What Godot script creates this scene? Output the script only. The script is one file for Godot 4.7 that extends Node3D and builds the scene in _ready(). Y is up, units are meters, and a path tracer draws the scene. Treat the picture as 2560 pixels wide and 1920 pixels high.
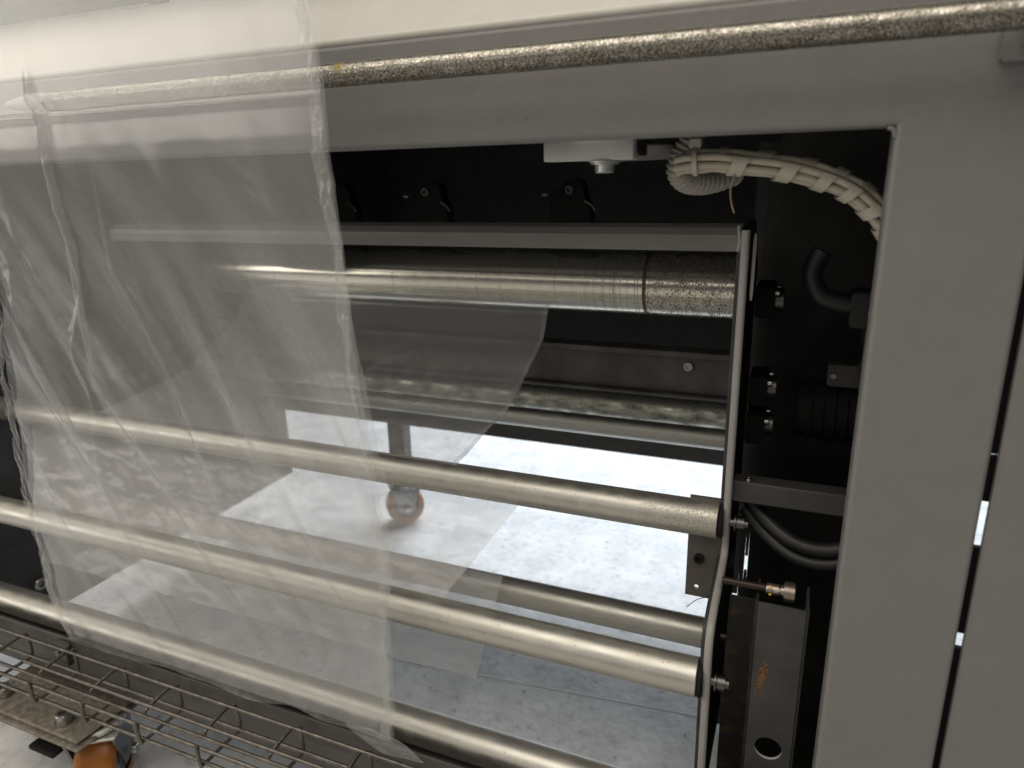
extends Node3D

var M := {}
var rng := RandomNumberGenerator.new()

# ---------------------------------------------------------------- helpers
func tag(o: Node, label: String, category := "", group := "", kind := "") -> Node:
	if label: o.set_meta("label", label)
	if category: o.set_meta("category", category)
	if group: o.set_meta("group", group)
	if kind: o.set_meta("kind", kind)
	return o

func thing(called: String, label: String, category: String, at := Vector3.ZERO, group := "") -> Node3D:
	var o := Node3D.new()
	o.name = called
	add_child(o, true)
	o.position = at
	tag(o, label, category, group)
	return o

func put(called: String, mesh: Mesh, mat: Material, parent: Node3D = self, at := Vector3.ZERO) -> MeshInstance3D:
	var o := MeshInstance3D.new()
	o.name = called
	o.mesh = mesh
	o.material_override = mat
	parent.add_child(o, true)
	o.position = at
	return o

# a surface from a grid of points with their normals; rows x cols, uv given per vertex
func grid(p: PackedVector3Array, n: PackedVector3Array, uv: PackedVector2Array, cols: int, into: Dictionary) -> void:
	var base: int = into.v.size()
	into.v.append_array(p); into.n.append_array(n); into.u.append_array(uv)
	var rows := p.size() / cols
	for r in rows - 1:
		for c in cols - 1:
			var a := base + r * cols + c
			var b := a + 1
			var d := a + cols
			var e := d + 1
			# wind each quad so that its front (clockwise) agrees with the normal
			var face: Vector3 = (into.v[b] - into.v[a]).cross(into.v[d] - into.v[a])
			if face.length_squared() < 1e-16: face = (into.v[e] - into.v[b]).cross(into.v[d] - into.v[b])
			if face.dot(into.n[a] + into.n[e]) > 0.0:
				into.i.append_array(PackedInt32Array([a, d, b, b, d, e]))
			else:
				into.i.append_array(PackedInt32Array([a, b, d, b, e, d]))

func fresh() -> Dictionary:
	return {"v": PackedVector3Array(), "n": PackedVector3Array(), "u": PackedVector2Array(), "i": PackedInt32Array()}

func made(d: Dictionary) -> ArrayMesh:
	var a := []
	a.resize(Mesh.ARRAY_MAX)
	a[Mesh.ARRAY_VERTEX] = d.v; a[Mesh.ARRAY_NORMAL] = d.n; a[Mesh.ARRAY_TEX_UV] = d.u; a[Mesh.ARRAY_INDEX] = d.i
	var m := ArrayMesh.new()
	m.add_surface_from_arrays(Mesh.PRIMITIVE_TRIANGLES, a)
	return m

# rounded rectangle, counter-clockwise: [points, normals], closed
func round_rect(w: float, h: float, r: float, seg := 5) -> Array:
	var p := PackedVector2Array()
	var n := PackedVector2Array()
	var k := 0
	for c in [Vector2(w / 2 - r, h / 2 - r), Vector2(-w / 2 + r, h / 2 - r), Vector2(-w / 2 + r, -h / 2 + r), Vector2(w / 2 - r, -h / 2 + r)]:
		for s in seg + 1:
			var t := (k + float(s) / seg) * PI / 2
			p.append(c + Vector2(cos(t), sin(t)) * r); n.append(Vector2(cos(t), sin(t)))
		k += 1
	p.append(p[0]); n.append(n[0])
	return [p, n]

func circle(r: float, sides: int) -> Array:
	var p := PackedVector2Array()
	var n := PackedVector2Array()
	for s in sides + 1:
		var t := TAU * s / sides
		p.append(Vector2(cos(t), sin(t)) * r); n.append(Vector2(cos(t), sin(t)))
	return [p, n]

# sweep a closed profile along frames; ends closed by fans
func sweep_into(d: Dictionary, prof: Array, frames: Array, scales := [], caps := true) -> void:
	var p := PackedVector3Array()
	var n := PackedVector3Array()
	var u := PackedVector2Array()
	var cols: int = prof[0].size()
	var along := 0.0
	for f in frames.size():
		var t: Transform3D = frames[f]
		if f > 0: along += t.origin.distance_to(frames[f - 1].origin)
		var s: float = scales[f] if scales.size() else 1.0
		var round_ := 0.0
		for c in cols:
			var q: Vector2 = prof[0][c] * s
			if c > 0: round_ += prof[0][c].distance_to(prof[0][c - 1])
			p.append(t * Vector3(q.x, q.y, 0)); n.append((t.basis * Vector3(prof[1][c].x, prof[1][c].y, 0)).normalized()); u.append(Vector2(along, round_))
	grid(p, n, u, cols, d)
	if caps:
		for f in [0, frames.size() - 1]:
			var t: Transform3D = frames[f]
			var s: float = scales[f] if scales.size() else 1.0
			var nn: Vector3 = t.basis.z.normalized() * (-1.0 if f == 0 else 1.0)
			var base: int = d.v.size()
			d.v.append(t.origin); d.n.append(nn); d.u.append(Vector2.ZERO)
			for c in cols:
				var q: Vector2 = prof[0][c] * s
				d.v.append(t * Vector3(q.x, q.y, 0)); d.n.append(nn); d.u.append(q)
			for c in cols - 1:
				var face: Vector3 = (d.v[base + c + 1] - d.v[base]).cross(d.v[base + c + 2] - d.v[base])
				if face.dot(nn) > 0.0: d.i.append_array(PackedInt32Array([base, base + c + 2, base + c + 1]))
				else: d.i.append_array(PackedInt32Array([base, base + c + 1, base + c + 2]))

# frames along a polyline
func frames_of(path: PackedVector3Array, up := Vector3.UP) -> Array:
	var out := []
	var side := Vector3.ZERO
	for k in path.size():
		var a := path[maxi(k - 1, 0)]
		var b := path[mini(k + 1, path.size() - 1)]
		var z := (b - a).normalized()
		if side == Vector3.ZERO:
			side = up.cross(z)
			if side.length() < 0.05: side = Vector3.RIGHT.cross(z)
		side = (side - z * side.dot(z)).normalized()
		out.append(Transform3D(Basis(side, z.cross(side), z), path[k]))
	return out

func smooth_path(pts: Array, per := 8) -> PackedVector3Array:
	var out := PackedVector3Array()
	for k in pts.size() - 1:
		var p0: Vector3 = pts[maxi(k - 1, 0)]
		var p3: Vector3 = pts[mini(k + 2, pts.size() - 1)]
		for s in per: out.append(pts[k].cubic_interpolate(pts[k + 1], p0, p3, float(s) / per))
	out.append(pts[-1])
	return out

func tube(path: PackedVector3Array, r: float, sides := 10) -> ArrayMesh:
	var d := fresh()
	sweep_into(d, circle(r, sides), frames_of(path))
	return made(d)

func box(size: Vector3, r := 0.002, seg := 3) -> ArrayMesh:   # a bar along x with rounded long edges and chamfered ends
	var d := fresh()
	r = minf(r, minf(size.y, size.z) * 0.49)
	var k := r * 0.6
	var fr := []
	var sc := []
	var sm := (minf(size.y, size.z) - 2 * k) / minf(size.y, size.z)
	for x in [[-size.x / 2, sm], [-size.x / 2 + k, 1.0], [size.x / 2 - k, 1.0], [size.x / 2, sm]]:
		fr.append(Transform3D(Basis(Vector3(0, 0, 1), Vector3(0, 1, 0), Vector3(1, 0, 0)), Vector3(x[0], 0, 0)))
		sc.append(x[1])
	sweep_into(d, round_rect(size.z, size.y, r, seg), fr, sc)
	return made(d)

# turned shape along +x: profile of [x, radius]; flat facets along, round about
func lathe_into(d: Dictionary, prof: Array, sides := 32, smooth := false) -> void:
	var x0: float = prof[0][0]
	var x1: float = prof[-1][0]
	for k in prof.size() - 1:
		var a := Vector2(prof[k][0], prof[k][1])
		var b := Vector2(prof[k + 1][0], prof[k + 1][1])
		var t := (b - a).normalized()
		var nn := [Vector2(-t.y, t.x), Vector2(-t.y, t.x)]
		if smooth:
			for e in 2:
				var j: int = k + e
				var q := Vector2(prof[mini(j + 1, prof.size() - 1)][0] - prof[maxi(j - 1, 0)][0], prof[mini(j + 1, prof.size() - 1)][1] - prof[maxi(j - 1, 0)][1]).normalized()
				nn[e] = Vector2(-q.y, q.x)
		var p := PackedVector3Array()
		var n := PackedVector3Array()
		var u := PackedVector2Array()
		for e in 2:
			var q: Vector2 = [a, b][e]
			for s in sides + 1:
				var g := TAU * s / sides
				p.append(Vector3(q.x, sin(g) * q.y, cos(g) * q.y)); n.append(Vector3(nn[e].x, sin(g) * nn[e].y, cos(g) * nn[e].y).normalized())
				u.append(Vector2((q.x - x0) / (x1 - x0), float(s) / sides))
		grid(p, n, u, sides + 1, d)

func lathe(prof: Array, sides := 32, smooth := false) -> ArrayMesh:
	var d := fresh()
	lathe_into(d, prof, sides, smooth)
	return made(d)

# plate in the x-y plane, front at z = 0, its front edge rounded; outline clockwise with square corners
func rounded_plate(o: PackedVector2Array, depth: float, r: float) -> ArrayMesh:
	var d := fresh()
	var cnt := o.size()
	var rings := []
	for k in 8:
		var a := PI / 2 * maxf(0.0, k - 1) / 6.0
		rings.append([r * (1.0 - cos(a)), -depth if k == 0 else -r + r * sin(a), 0.0 if k == 0 else a])
	var edge_n := PackedVector2Array()
	for k in cnt:
		var e := (o[(k + 1) % cnt] - o[k]).normalized()
		edge_n.append(Vector2(-e.y, e.x))
	for k in cnt:
		var p := PackedVector3Array()
		var n := PackedVector3Array()
		var u := PackedVector2Array()
		var nx := (k + 1) % cnt
		for g in rings:
			for c in 2:
				var at: int = [k, nx][c]
				var q: Vector2 = o[at] - (edge_n[at] + edge_n[(at + cnt - 1) % cnt]) * g[0]
				p.append(Vector3(q.x, q.y, g[1])); n.append(Vector3(edge_n[k].x * cos(g[2]), edge_n[k].y * cos(g[2]), sin(g[2]))); u.append(q)
		grid(p, n, u, 2, d)
	for back in 2:
		var f := PackedVector2Array()
		for k in cnt: f.append(o[k] - (edge_n[k] + edge_n[(k + cnt - 1) % cnt]) * (0.0 if back else r))
		var tri := Geometry2D.triangulate_polygon(f)
		var base: int = d.v.size()
		var nn := Vector3(0, 0, -1 if back else 1)
		for q in f:
			d.v.append(Vector3(q.x, q.y, -depth if back else 0.0)); d.n.append(nn); d.u.append(q)
		for k in range(0, tri.size(), 3):
			var a: Vector3 = d.v[base + tri[k]]
			var flip: bool = (d.v[base + tri[k + 1]] - a).cross(d.v[base + tri[k + 2]] - a).dot(nn) > 0.0
			d.i.append_array(PackedInt32Array([base + tri[k], base + tri[k + (2 if flip else 1)], base + tri[k + (1 if flip else 2)]]))
	return made(d)

func hex_bolt(r: float, h: float) -> ArrayMesh:   # hexagonal head along +x
	return lathe([[0.0, 0.0001], [0.0, r], [h * 0.85, r], [h, r * 0.86], [h, 0.0001]], 6)

func socket_bolt(r: float, h: float) -> ArrayMesh:   # cylinder head along +x with a hexagonal recess
	var d := fresh()
	lathe_into(d, [[0.0, r * 0.02], [0.0, r], [h * 0.88, r], [h, r * 0.9], [h, r * 0.55]], 24)
	lathe_into(d, [[h - 0.0001, r * 0.56], [h - 0.0004, r * 0.52], [h * 0.35, r * 0.5], [h * 0.35, 0.0001]], 6)
	return made(d)

func noise(freq: float, oct := 4, sd := 1, kind := FastNoiseLite.TYPE_SIMPLEX_SMOOTH) -> FastNoiseLite:
	var f := FastNoiseLite.new()
	f.seed = sd; f.frequency = freq; f.noise_type = kind
	f.fractal_octaves = oct
	f.fractal_type = FastNoiseLite.FRACTAL_FBM if oct > 1 else FastNoiseLite.FRACTAL_NONE
	return f

func noise_tex(f: FastNoiseLite, lo: Color, hi: Color, size := 512, normal := false, bump := 4.0) -> NoiseTexture2D:
	var t := NoiseTexture2D.new()
	t.width = size; t.height = size; t.seamless = true; t.noise = f
	if normal:
		t.as_normal_map = true; t.bump_strength = bump
	else:
		var g := Gradient.new()
		g.set_color(0, lo); g.set_color(1, hi)
		t.color_ramp = g
	return t

func lin(r: float, g: float, b: float, a := 1.0) -> Color:
	var c := Color(r, g, b).linear_to_srgb()
	return Color(c.r, c.g, c.b, a)

func plain(c: Color, rough: float, metal := 0.0) -> StandardMaterial3D:
	var m := StandardMaterial3D.new()
	m.albedo_color = c; m.roughness = rough; m.metallic = metal
	return m

func paint(c: Color, rough: float, sd: int, spread := 0.025) -> StandardMaterial3D:   # powder coat: faint orange peel and handling marks
	var m := plain(Color.WHITE, 1.0)
	m.albedo_texture = noise_tex(noise(0.012, 5, sd), c.darkened(spread), c.lightened(spread * 0.5), 512)
	m.roughness_texture = noise_tex(noise(0.02, 4, sd + 3), Color(rough - 0.08, 0, 0), Color(rough + 0.1, 0, 0), 256)
	m.roughness_texture_channel = BaseMaterial3D.TEXTURE_CHANNEL_RED
	m.normal_enabled = true
	m.normal_texture = noise_tex(noise(0.16, 2, sd + 7), Color.BLACK, Color.WHITE, 256, true, 1.5)
	m.normal_scale = 0.07
	m.uv1_triplanar = true; m.uv1_world_triplanar = true
	m.uv1_scale = Vector3.ONE * 2.6
	if spread < 0.05:     # a few specks and rubbed marks
		m.detail_enabled = true
		m.detail_blend_mode = BaseMaterial3D.BLEND_MODE_MUL
		var t := noise_tex(noise(0.07, 3, sd + 11), Color(0.3, 0.27, 0.24), Color.WHITE, 512)
		t.color_ramp.add_point(0.022, Color(0.55, 0.52, 0.49)); t.color_ramp.add_point(0.035, Color(0.98, 0.98, 0.98))
		m.detail_albedo = t
		m.uv2_triplanar = true; m.uv2_world_triplanar = true; m.uv2_scale = Vector3(2.1, 2.1, 2.1)
		m.detail_uv_layer = BaseMaterial3D.DETAIL_UV_2
	return m

func picture(im: Image) -> ImageTexture:
	return ImageTexture.create_from_image(im)

# steel skin wrapped round a roller: u along, v about; rgb colour in sRGB, alpha unused
func steel_skin(w: int, h: int, base: Color, dark: Color, cover: Callable, streak := 0.05, sd := 5, grain := 0.35, patches := []) -> Array:
	var a := Image.create(w, h, false, Image.FORMAT_RGB8)
	var r := Image.create(w, h, false, Image.FORMAT_RGB8)
	var f := noise(grain, 3, sd)
	var g := noise(0.05, 3, sd + 1)
	var line := noise(0.9, 2, sd + 2)
	for x in w:
		var s := line.get_noise_2d(x, 7.0) * streak
		for y in h:
			var n := f.get_noise_2d(x, y * 1.3)
			var big := g.get_noise_2d(x * 0.5, y)
			var k: float = cover.call(float(x) / w, float(y) / h, n, big)
			var c := base.lerp(dark, clampf(k, 0.0, 1.0))
			for q in patches:
				if absf(float(x) / w - q + 0.006 * n) < 0.004 and big > -0.1 and k < 0.5: c = Color(0.76, 0.70, 0.42); k = 0.6
			c = Color(c.r + s + big * 0.03, c.g + s + big * 0.03, c.b + s + big * 0.02)
			a.set_pixel(x, y, c.clamp())
			var q := clampf(0.3 + s * 1.5 + big * 0.08 + 0.55 * k, 0.05, 1.0)
			r.set_pixel(x, y, Color(q, 1.0 - 0.45 * clampf(k, 0.0, 1.0), 0))   # red roughness, green metal
	return [picture(a), picture(r)]

func skinned(skin: Array, rough_scale: float) -> StandardMaterial3D:
	var m := plain(Color.WHITE, rough_scale, 0.9)
	m.albedo_texture = skin[0]
	m.roughness_texture = skin[1]; m.roughness_texture_channel = BaseMaterial3D.TEXTURE_CHANNEL_RED
	m.metallic_texture = skin[1]; m.metallic_texture_channel = BaseMaterial3D.TEXTURE_CHANNEL_GREEN
	return m

func film_material(alpha: float, rough: float) -> StandardMaterial3D:
	var m := plain(lin(0.80, 0.795, 0.785, alpha), rough)
	m.transparency = BaseMaterial3D.TRANSPARENCY_ALPHA
	m.cull_mode = BaseMaterial3D.CULL_DISABLED
	return m

# ---------------------------------------------------------------- the scene
func _ready() -> void:
	rng.seed = 11
	camera_and_light()
	materials()
	setting()
	machine_frame()
	cover_panel()
	side_door()
	roller_bracket()
	rollers()
	rear_parts()
	guide_rod()
	compartment()
	cables()
	clamps()
	mount_block()
	casters()
	wire_tray()
	films()

func camera_and_light() -> void:
	var cam := Camera3D.new()
	cam.name = "camera"
	cam.transform = Transform3D(Basis(Vector3(0.92349, -0.021726, -0.383006), Vector3(-0.089448, 0.958681, -0.270056), Vector3(0.373048, 0.283653, 0.883389)).orthonormalized(), Vector3(0, 1.15, 0.75))
	cam.fov = 57.75
	cam.near = 0.02; cam.far = 60.0
	var at := CameraAttributesPhysical.new()
	at.frustum_focal_length = 21.76
	at.frustum_focus_distance = 1.02
	at.exposure_aperture = 3.6
	at.frustum_near = 0.02; at.frustum_far = 60.0
	cam.attributes = at
	add_child(cam)
	cam.fov = 57.75
	cam.current = true
	var e := Environment.new()
	e.background_mode = Environment.BG_COLOR
	e.background_color = lin(0.04, 0.0395, 0.039)
	e.tonemap_mode = Environment.TONE_MAPPER_LINEAR
	e.tonemap_exposure = 0.9
	e.sdfgi_enabled = true; e.ssao_enabled = true; e.ssil_enabled = true
	var w := WorldEnvironment.new()
	w.name = "world_environment"; w.environment = e
	add_child(w)
	# hall lamps overhead on the viewer's side, and the brighter bay behind the machine
	area("hall_light", Vector3(-1.2, 3.4, 1.3), Vector3(-0.9, 0.8, 0.25), Vector2(6.0, 2.2), 11.5, Color(1.0, 0.965, 0.91))
	area("hall_light", Vector3(-7.6, 3.0, 5.2), Vector3(-1.0, 0.8, -0.2), Vector2(5.0, 3.0), 15.0, Color(1.0, 0.975, 0.93))
	area("hall_light", Vector3(-2.6, 3.5, 9.0), Vector3(-0.7, 0.9, -0.3), Vector2(7.0, 2.0), 5.0, Color(1.0, 0.97, 0.92))
	area("unseen_bay_light", Vector3(-0.6, 3.6, -3.8), Vector3(-0.6, 0.0, -2.6), Vector2(4.5, 2.0), 33.0, Color(0.94, 0.97, 1.0))
	area("unseen_bay_light", Vector3(-0.5, 2.6, -8.5), Vector3(-0.5, 0.2, -1.0), Vector2(7.0, 2.2), 30.0, Color(0.86, 0.93, 1.0))  # unseen cool source added to brighten the floor under the machine

func area(called: String, at: Vector3, look: Vector3, size: Vector2, energy: float, c: Color) -> void:
	var l := AreaLight3D.new()
	l.name = called
	l.area_size = size
	l.light_energy = energy
	l.light_color = c
	l.shadow_enabled = true
	l.area_range = 14.0
	add_child(l, true)
	l.look_at_from_position(at, look, Vector3.UP if absf((look - at).normalized().y) < 0.98 else Vector3.FORWARD)

func materials() -> void:
	M.paint = paint(lin(0.205, 0.2, 0.194), 0.42, 3)
	M.cream = paint(lin(0.72, 0.70, 0.645), 0.4, 9, 0.03)
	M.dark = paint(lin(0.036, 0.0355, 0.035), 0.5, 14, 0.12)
	M.black = plain(lin(0.014, 0.014, 0.014), 0.75)
	M.black.metallic_specular = 0.3
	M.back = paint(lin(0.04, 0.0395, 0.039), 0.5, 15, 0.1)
	M.channel = paint(lin(0.06, 0.058, 0.056), 0.5, 27, 0.1)
	M.axle = plain(lin(0.16, 0.155, 0.15), 0.4, 1.0)
	M.grey_dark = paint(lin(0.075, 0.071, 0.066), 0.45, 21, 0.08)
	M.bar = paint(lin(0.20, 0.193, 0.18), 0.4, 26, 0.05)
	M.plate = paint(lin(0.38, 0.37, 0.355), 0.4, 25, 0.06)
	M.guard = plain(Color.WHITE, 1.0, 0.0)
	M.guard.albedo_texture = noise_tex(noise(0.01, 4, 31), lin(0.085, 0.075, 0.062), lin(0.15, 0.148, 0.14), 512)
	M.guard.roughness = 0.5
	M.guard.uv1_triplanar = true; M.guard.uv1_scale = Vector3.ONE * 2.0
	M.zinc = plain(lin(0.62, 0.62, 0.6), 0.35, 1.0)
	M.zinc.roughness_texture = noise_tex(noise(0.03, 4, 40), Color(0.35, 0, 0), Color(1, 0, 0), 256)
	M.zinc.roughness = 0.7
	M.zinc.uv1_triplanar = true; M.zinc.uv1_scale = Vector3.ONE * 6.0
	M.bolt = plain(lin(0.45, 0.44, 0.42), 0.32, 1.0)
	M.rusty = plain(Color.WHITE, 0.6)
	M.rusty.albedo_texture = noise_tex(noise(0.012, 5, 33), lin(0.02, 0.018, 0.017), lin(0.22, 0.095, 0.025), 512)
	M.rusty.albedo_texture.color_ramp.add_point(0.5, lin(0.028, 0.023, 0.02))
	M.rusty.uv1_triplanar = true; M.rusty.uv1_scale = Vector3.ONE * 5.0
	M.wire = plain(Color.WHITE, 0.42, 0.85)
	M.wire.albedo_texture = noise_tex(noise(0.04, 3, 44), lin(0.10, 0.089, 0.077), lin(0.28, 0.255, 0.225), 256)
	M.wire.uv1_triplanar = true; M.wire.uv1_scale = Vector3.ONE * 5.0
	M.caster_plate = plain(Color.WHITE, 0.6, 0.35)
	M.caster_plate.albedo_texture = noise_tex(noise(0.025, 5, 47), lin(0.14, 0.12, 0.095), lin(0.36, 0.33, 0.28), 512)
	M.caster_plate.uv1_triplanar = true; M.caster_plate.uv1_scale = Vector3.ONE * 4.0
	M.orange = plain(Color.WHITE, 0.38)
	M.orange.albedo_texture = noise_tex(noise(0.02, 4, 52), lin(0.26, 0.085, 0.012), lin(0.46, 0.165, 0.025), 256)
	M.orange.uv1_triplanar = true; M.orange.uv1_scale = Vector3.ONE * 4.0
	M.cable = plain(lin(0.52, 0.475, 0.385), 0.5)
	M.wrap = plain(lin(0.54, 0.50, 0.42), 0.4)
	M.conduit = plain(lin(0.36, 0.34, 0.30), 0.45)
	M.hose = plain(lin(0.022, 0.022, 0.022), 0.45)
	M.hub = plain(lin(0.22, 0.23, 0.24), 0.4, 0.9)
	M.white_mount = paint(lin(0.60, 0.585, 0.56), 0.45, 60, 0.05)
	M.yellow = plain(lin(0.85, 0.55, 0.03), 0.4)
	M.print_white = plain(lin(0.75, 0.72, 0.66), 0.5)
	M.film = film_material(0.125, 0.19)
	M.film_edge = film_material(0.15, 0.16)
	M.film_pleat = film_material(0.12, 0.2)
	M.film_in = film_material(0.30, 0.2)
	M.pane = plain(lin(0.62, 0.62, 0.58, 0.35), 0.12)
	M.pane.transparency = BaseMaterial3D.TRANSPARENCY_ALPHA
	# rollers
	var specks := func(u: float, v: float, n: float, big: float) -> float: return 0.55 if n > 0.62 and u > 0.2 else (0.30 if n > 0.44 - 1.0 * clampf((u - 0.93) * 8.0, 0.0, 0.3) and u > 0.93 else 0.0)
	M.roller = skinned(steel_skin(1536, 128, lin(0.62, 0.603, 0.55), lin(0.16, 0.11, 0.07), specks, 0.012, 5), 1.45)
	var clean := func(u: float, v: float, n: float, big: float) -> float: return 0.5 if n > 0.66 else 0.0
	M.roller_clean = skinned(steel_skin(1024, 128, lin(0.62, 0.603, 0.55), lin(0.16, 0.12, 0.08), clean, 0.012, 8), 1.45)
	var drive := func(u: float, v: float, n: float, big: float) -> float:
		if u > 0.854: return 0.85 if n > 0.24 - 0.35 * big else 0.05
		if u > 0.849: return 0.8
		var k := 0.0
		if n > 0.60: k = 0.8
		var pick: float = fmod(absf(sin(floor(u * 700.0) * 12.9898) * 43758.5), 1.0)
		if u > 0.74: k = maxf(k, (0.5 + 0.25 * big) * clampf((u - 0.74) * 6.0, 0.15, 0.8) if pick > 0.84 else 0.0)
		elif pick > 0.985: k = maxf(k, 0.22)
		return k
	M.drive = skinned(steel_skin(2048, 192, lin(0.84, 0.81, 0.71), lin(0.09, 0.06, 0.04), drive, 0.008, 17, 0.25), 0.62)
	var dirty := func(u: float, v: float, n: float, big: float) -> float: return clampf(0.22 + big * 0.4 + (0.65 if n > 0.46 - 0.3 * big else 0.0), 0.0, 0.9)
	M.dirty = skinned(steel_skin(1024, 128, lin(0.68, 0.66, 0.56), lin(0.07, 0.07, 0.07), dirty, 0.03, 23), 1.1)
	var flakes_and_shade := func(u: float, v: float, n: float, big: float) -> float:
		var k: float = n + 0.16 * big + 0.24 * sin((v - 0.57) * TAU)  # real flakes, with denser cover below painting in the dark underside
		return 0.95 if k > 0.13 else (0.3 if k > 0.07 else 0.0)
	M.rod = skinned(steel_skin(2048, 96, lin(0.62, 0.595, 0.52), lin(0.045, 0.037, 0.028), flakes_and_shade, 0.03, 29, 0.46, [0.354]), 0.85)

func setting() -> void:
	# painted concrete floor: pale coat with grey scuffs
	var m := plain(Color.WHITE, 0.45)
	m.albedo_texture = noise_tex(noise(0.006, 6, 71), lin(0.60, 0.595, 0.585), lin(0.86, 0.855, 0.84), 1024)
	m.uv1_triplanar = true; m.uv1_world_triplanar = true; m.uv1_scale = Vector3.ONE * 0.9
	m.detail_enabled = true
	m.detail_blend_mode = BaseMaterial3D.BLEND_MODE_MUL
	m.detail_albedo = noise_tex(noise(0.022, 5, 75), Color(0.84, 0.84, 0.85), Color(1, 1, 1), 512)
	var gr: Gradient = m.detail_albedo.color_ramp
	gr.set_color(0, Color(0.42, 0.42, 0.43)); gr.set_color(1, Color(1, 1, 1))
	gr.add_point(0.07, Color(0.70, 0.70, 0.71)); gr.add_point(0.16, Color(0.93, 0.93, 0.93)); gr.add_point(0.5, Color(1, 1, 1))
	m.uv2_triplanar = true; m.uv2_world_triplanar = true; m.uv2_scale = Vector3.ONE * 2.7
	m.detail_uv_layer = BaseMaterial3D.DETAIL_UV_2
	m.roughness_texture = noise_tex(noise(0.02, 4, 77), Color(0.35, 0, 0), Color(0.62, 0, 0), 512)
	m.roughness = 1.0
	m.normal_enabled = true
	m.normal_texture = noise_tex(noise(0.06, 3, 79), Color.BLACK, Color.WHITE, 512, true, 3.0)
	m.normal_scale = 0.2
	var st := PlaneMesh.new()
	st.size = Vector2(30, 30)
	var f := put("floor", st, m)
	tag(f, "pale painted concrete floor with grey scuff marks", "", "", "structure")
	var seam := put("floor_seam", box(Vector3(9.0, 0.0008, 0.004), 0.0003), plain(lin(0.80, 0.80, 0.79), 0.45), f, Vector3(-0.5, 0.0005, -0.53))
	seam.rotation.y = deg_to_rad(6.0)

func bar_x(x0: float, x1: float, y0: float, y1: float, z0: float, z1: float, r: float) -> Array:
	return [box(Vector3(x1 - x0, y1 - y0, z1 - z0), r, 5), Vector3((x0 + x1) / 2, (y0 + y1) / 2, (z0 + z1) / 2)]

func slab(called: String, m: Material, parent: Node3D, x0: float, x1: float, y0: float, y1: float, z0: float, z1: float, r := 0.0015) -> MeshInstance3D:
	var b := bar_x(x0, x1, y0, y1, z0, z1, r)
	return put(called, b[0], m, parent, b[1])

func machine_frame() -> void:
	var t := thing("machine_frame", "light grey painted machine frame with wide top beam and tall post", "machine frame")
	# beam and post are one welded face with rounded edges
	put("frame_face", rounded_plate(PackedVector2Array([Vector2(-2.4, 1.303), Vector2(0.1825, 1.303), Vector2(0.1825, 0.06), Vector2(0.0645, 0.06), Vector2(0.0645, 1.187), Vector2(-2.4, 1.187)]), 0.034, 0.0055), M.paint, t)
	# weld bead in the inner corner
	put("weld_bead", tube(smooth_path([Vector3(0.0585, 1.1862, -0.003), Vector3(0.0635, 1.1845, -0.0025), Vector3(0.0655, 1.178, -0.003)], 5), 0.0022, 8), M.paint, t)
	slab("rod_bracket", M.paint, t, 0.1352, 0.182, 1.2335, 1.262, 0.0005, 0.014, 0.002)
	slab("lower_beam", M.grey_dark, t, -2.2, 0.16, 0.197, 0.297, 0.0025, 0.008, 0.0022)
	slab("beam_foot", M.grey_dark, t, -2.2, 0.16, 0.197, 0.2365, -0.085, 0.0024, 0.003)
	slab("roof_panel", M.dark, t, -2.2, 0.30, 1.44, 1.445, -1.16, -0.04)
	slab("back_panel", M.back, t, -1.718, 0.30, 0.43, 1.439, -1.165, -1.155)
	slab("rear_beam", M.grey_dark, t, -1.70, 0.30, 0.378, 0.428, -1.16, -1.10, 0.004)
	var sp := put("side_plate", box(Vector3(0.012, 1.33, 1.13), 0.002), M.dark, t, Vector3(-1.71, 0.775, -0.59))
	sp.set_meta("label", "dark end plate behind the rollers")
	var sb := put("socket_bolt", socket_bolt(0.016, 0.014), M.bolt, sp, Vector3(0.006, -0.573, 0.387))
	sb.rotation = Vector3.ZERO
	slab("rear_leg", M.grey_dark, t, -1.25, -1.19, 0.15, 0.378, -1.17, -1.12, 0.004)
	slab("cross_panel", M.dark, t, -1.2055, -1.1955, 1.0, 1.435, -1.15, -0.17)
	# dark sheets added to close the drive bay so that it reads black
	slab("added_inner_wall", M.dark, t, 0.163, 0.170, 0.12, 1.435, -1.15, -0.036)
	slab("added_inner_back", M.dark, t, -0.052, 0.162, 0.1312, 1.435, -0.56, -0.55)
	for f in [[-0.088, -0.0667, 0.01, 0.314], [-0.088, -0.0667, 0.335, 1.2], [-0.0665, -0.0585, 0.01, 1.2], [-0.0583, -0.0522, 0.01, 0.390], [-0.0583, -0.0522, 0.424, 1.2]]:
		slab("slit_blocker", M.dark, t, f[0], f[1], f[2], f[3], -0.559, -0.551, 0.001)  # blockers added so the bright floor shows only as two slits
	slab("added_bay_floor", M.dark, t, -0.066, 0.162, 0.125, 0.131, -1.15, -0.055)

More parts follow.
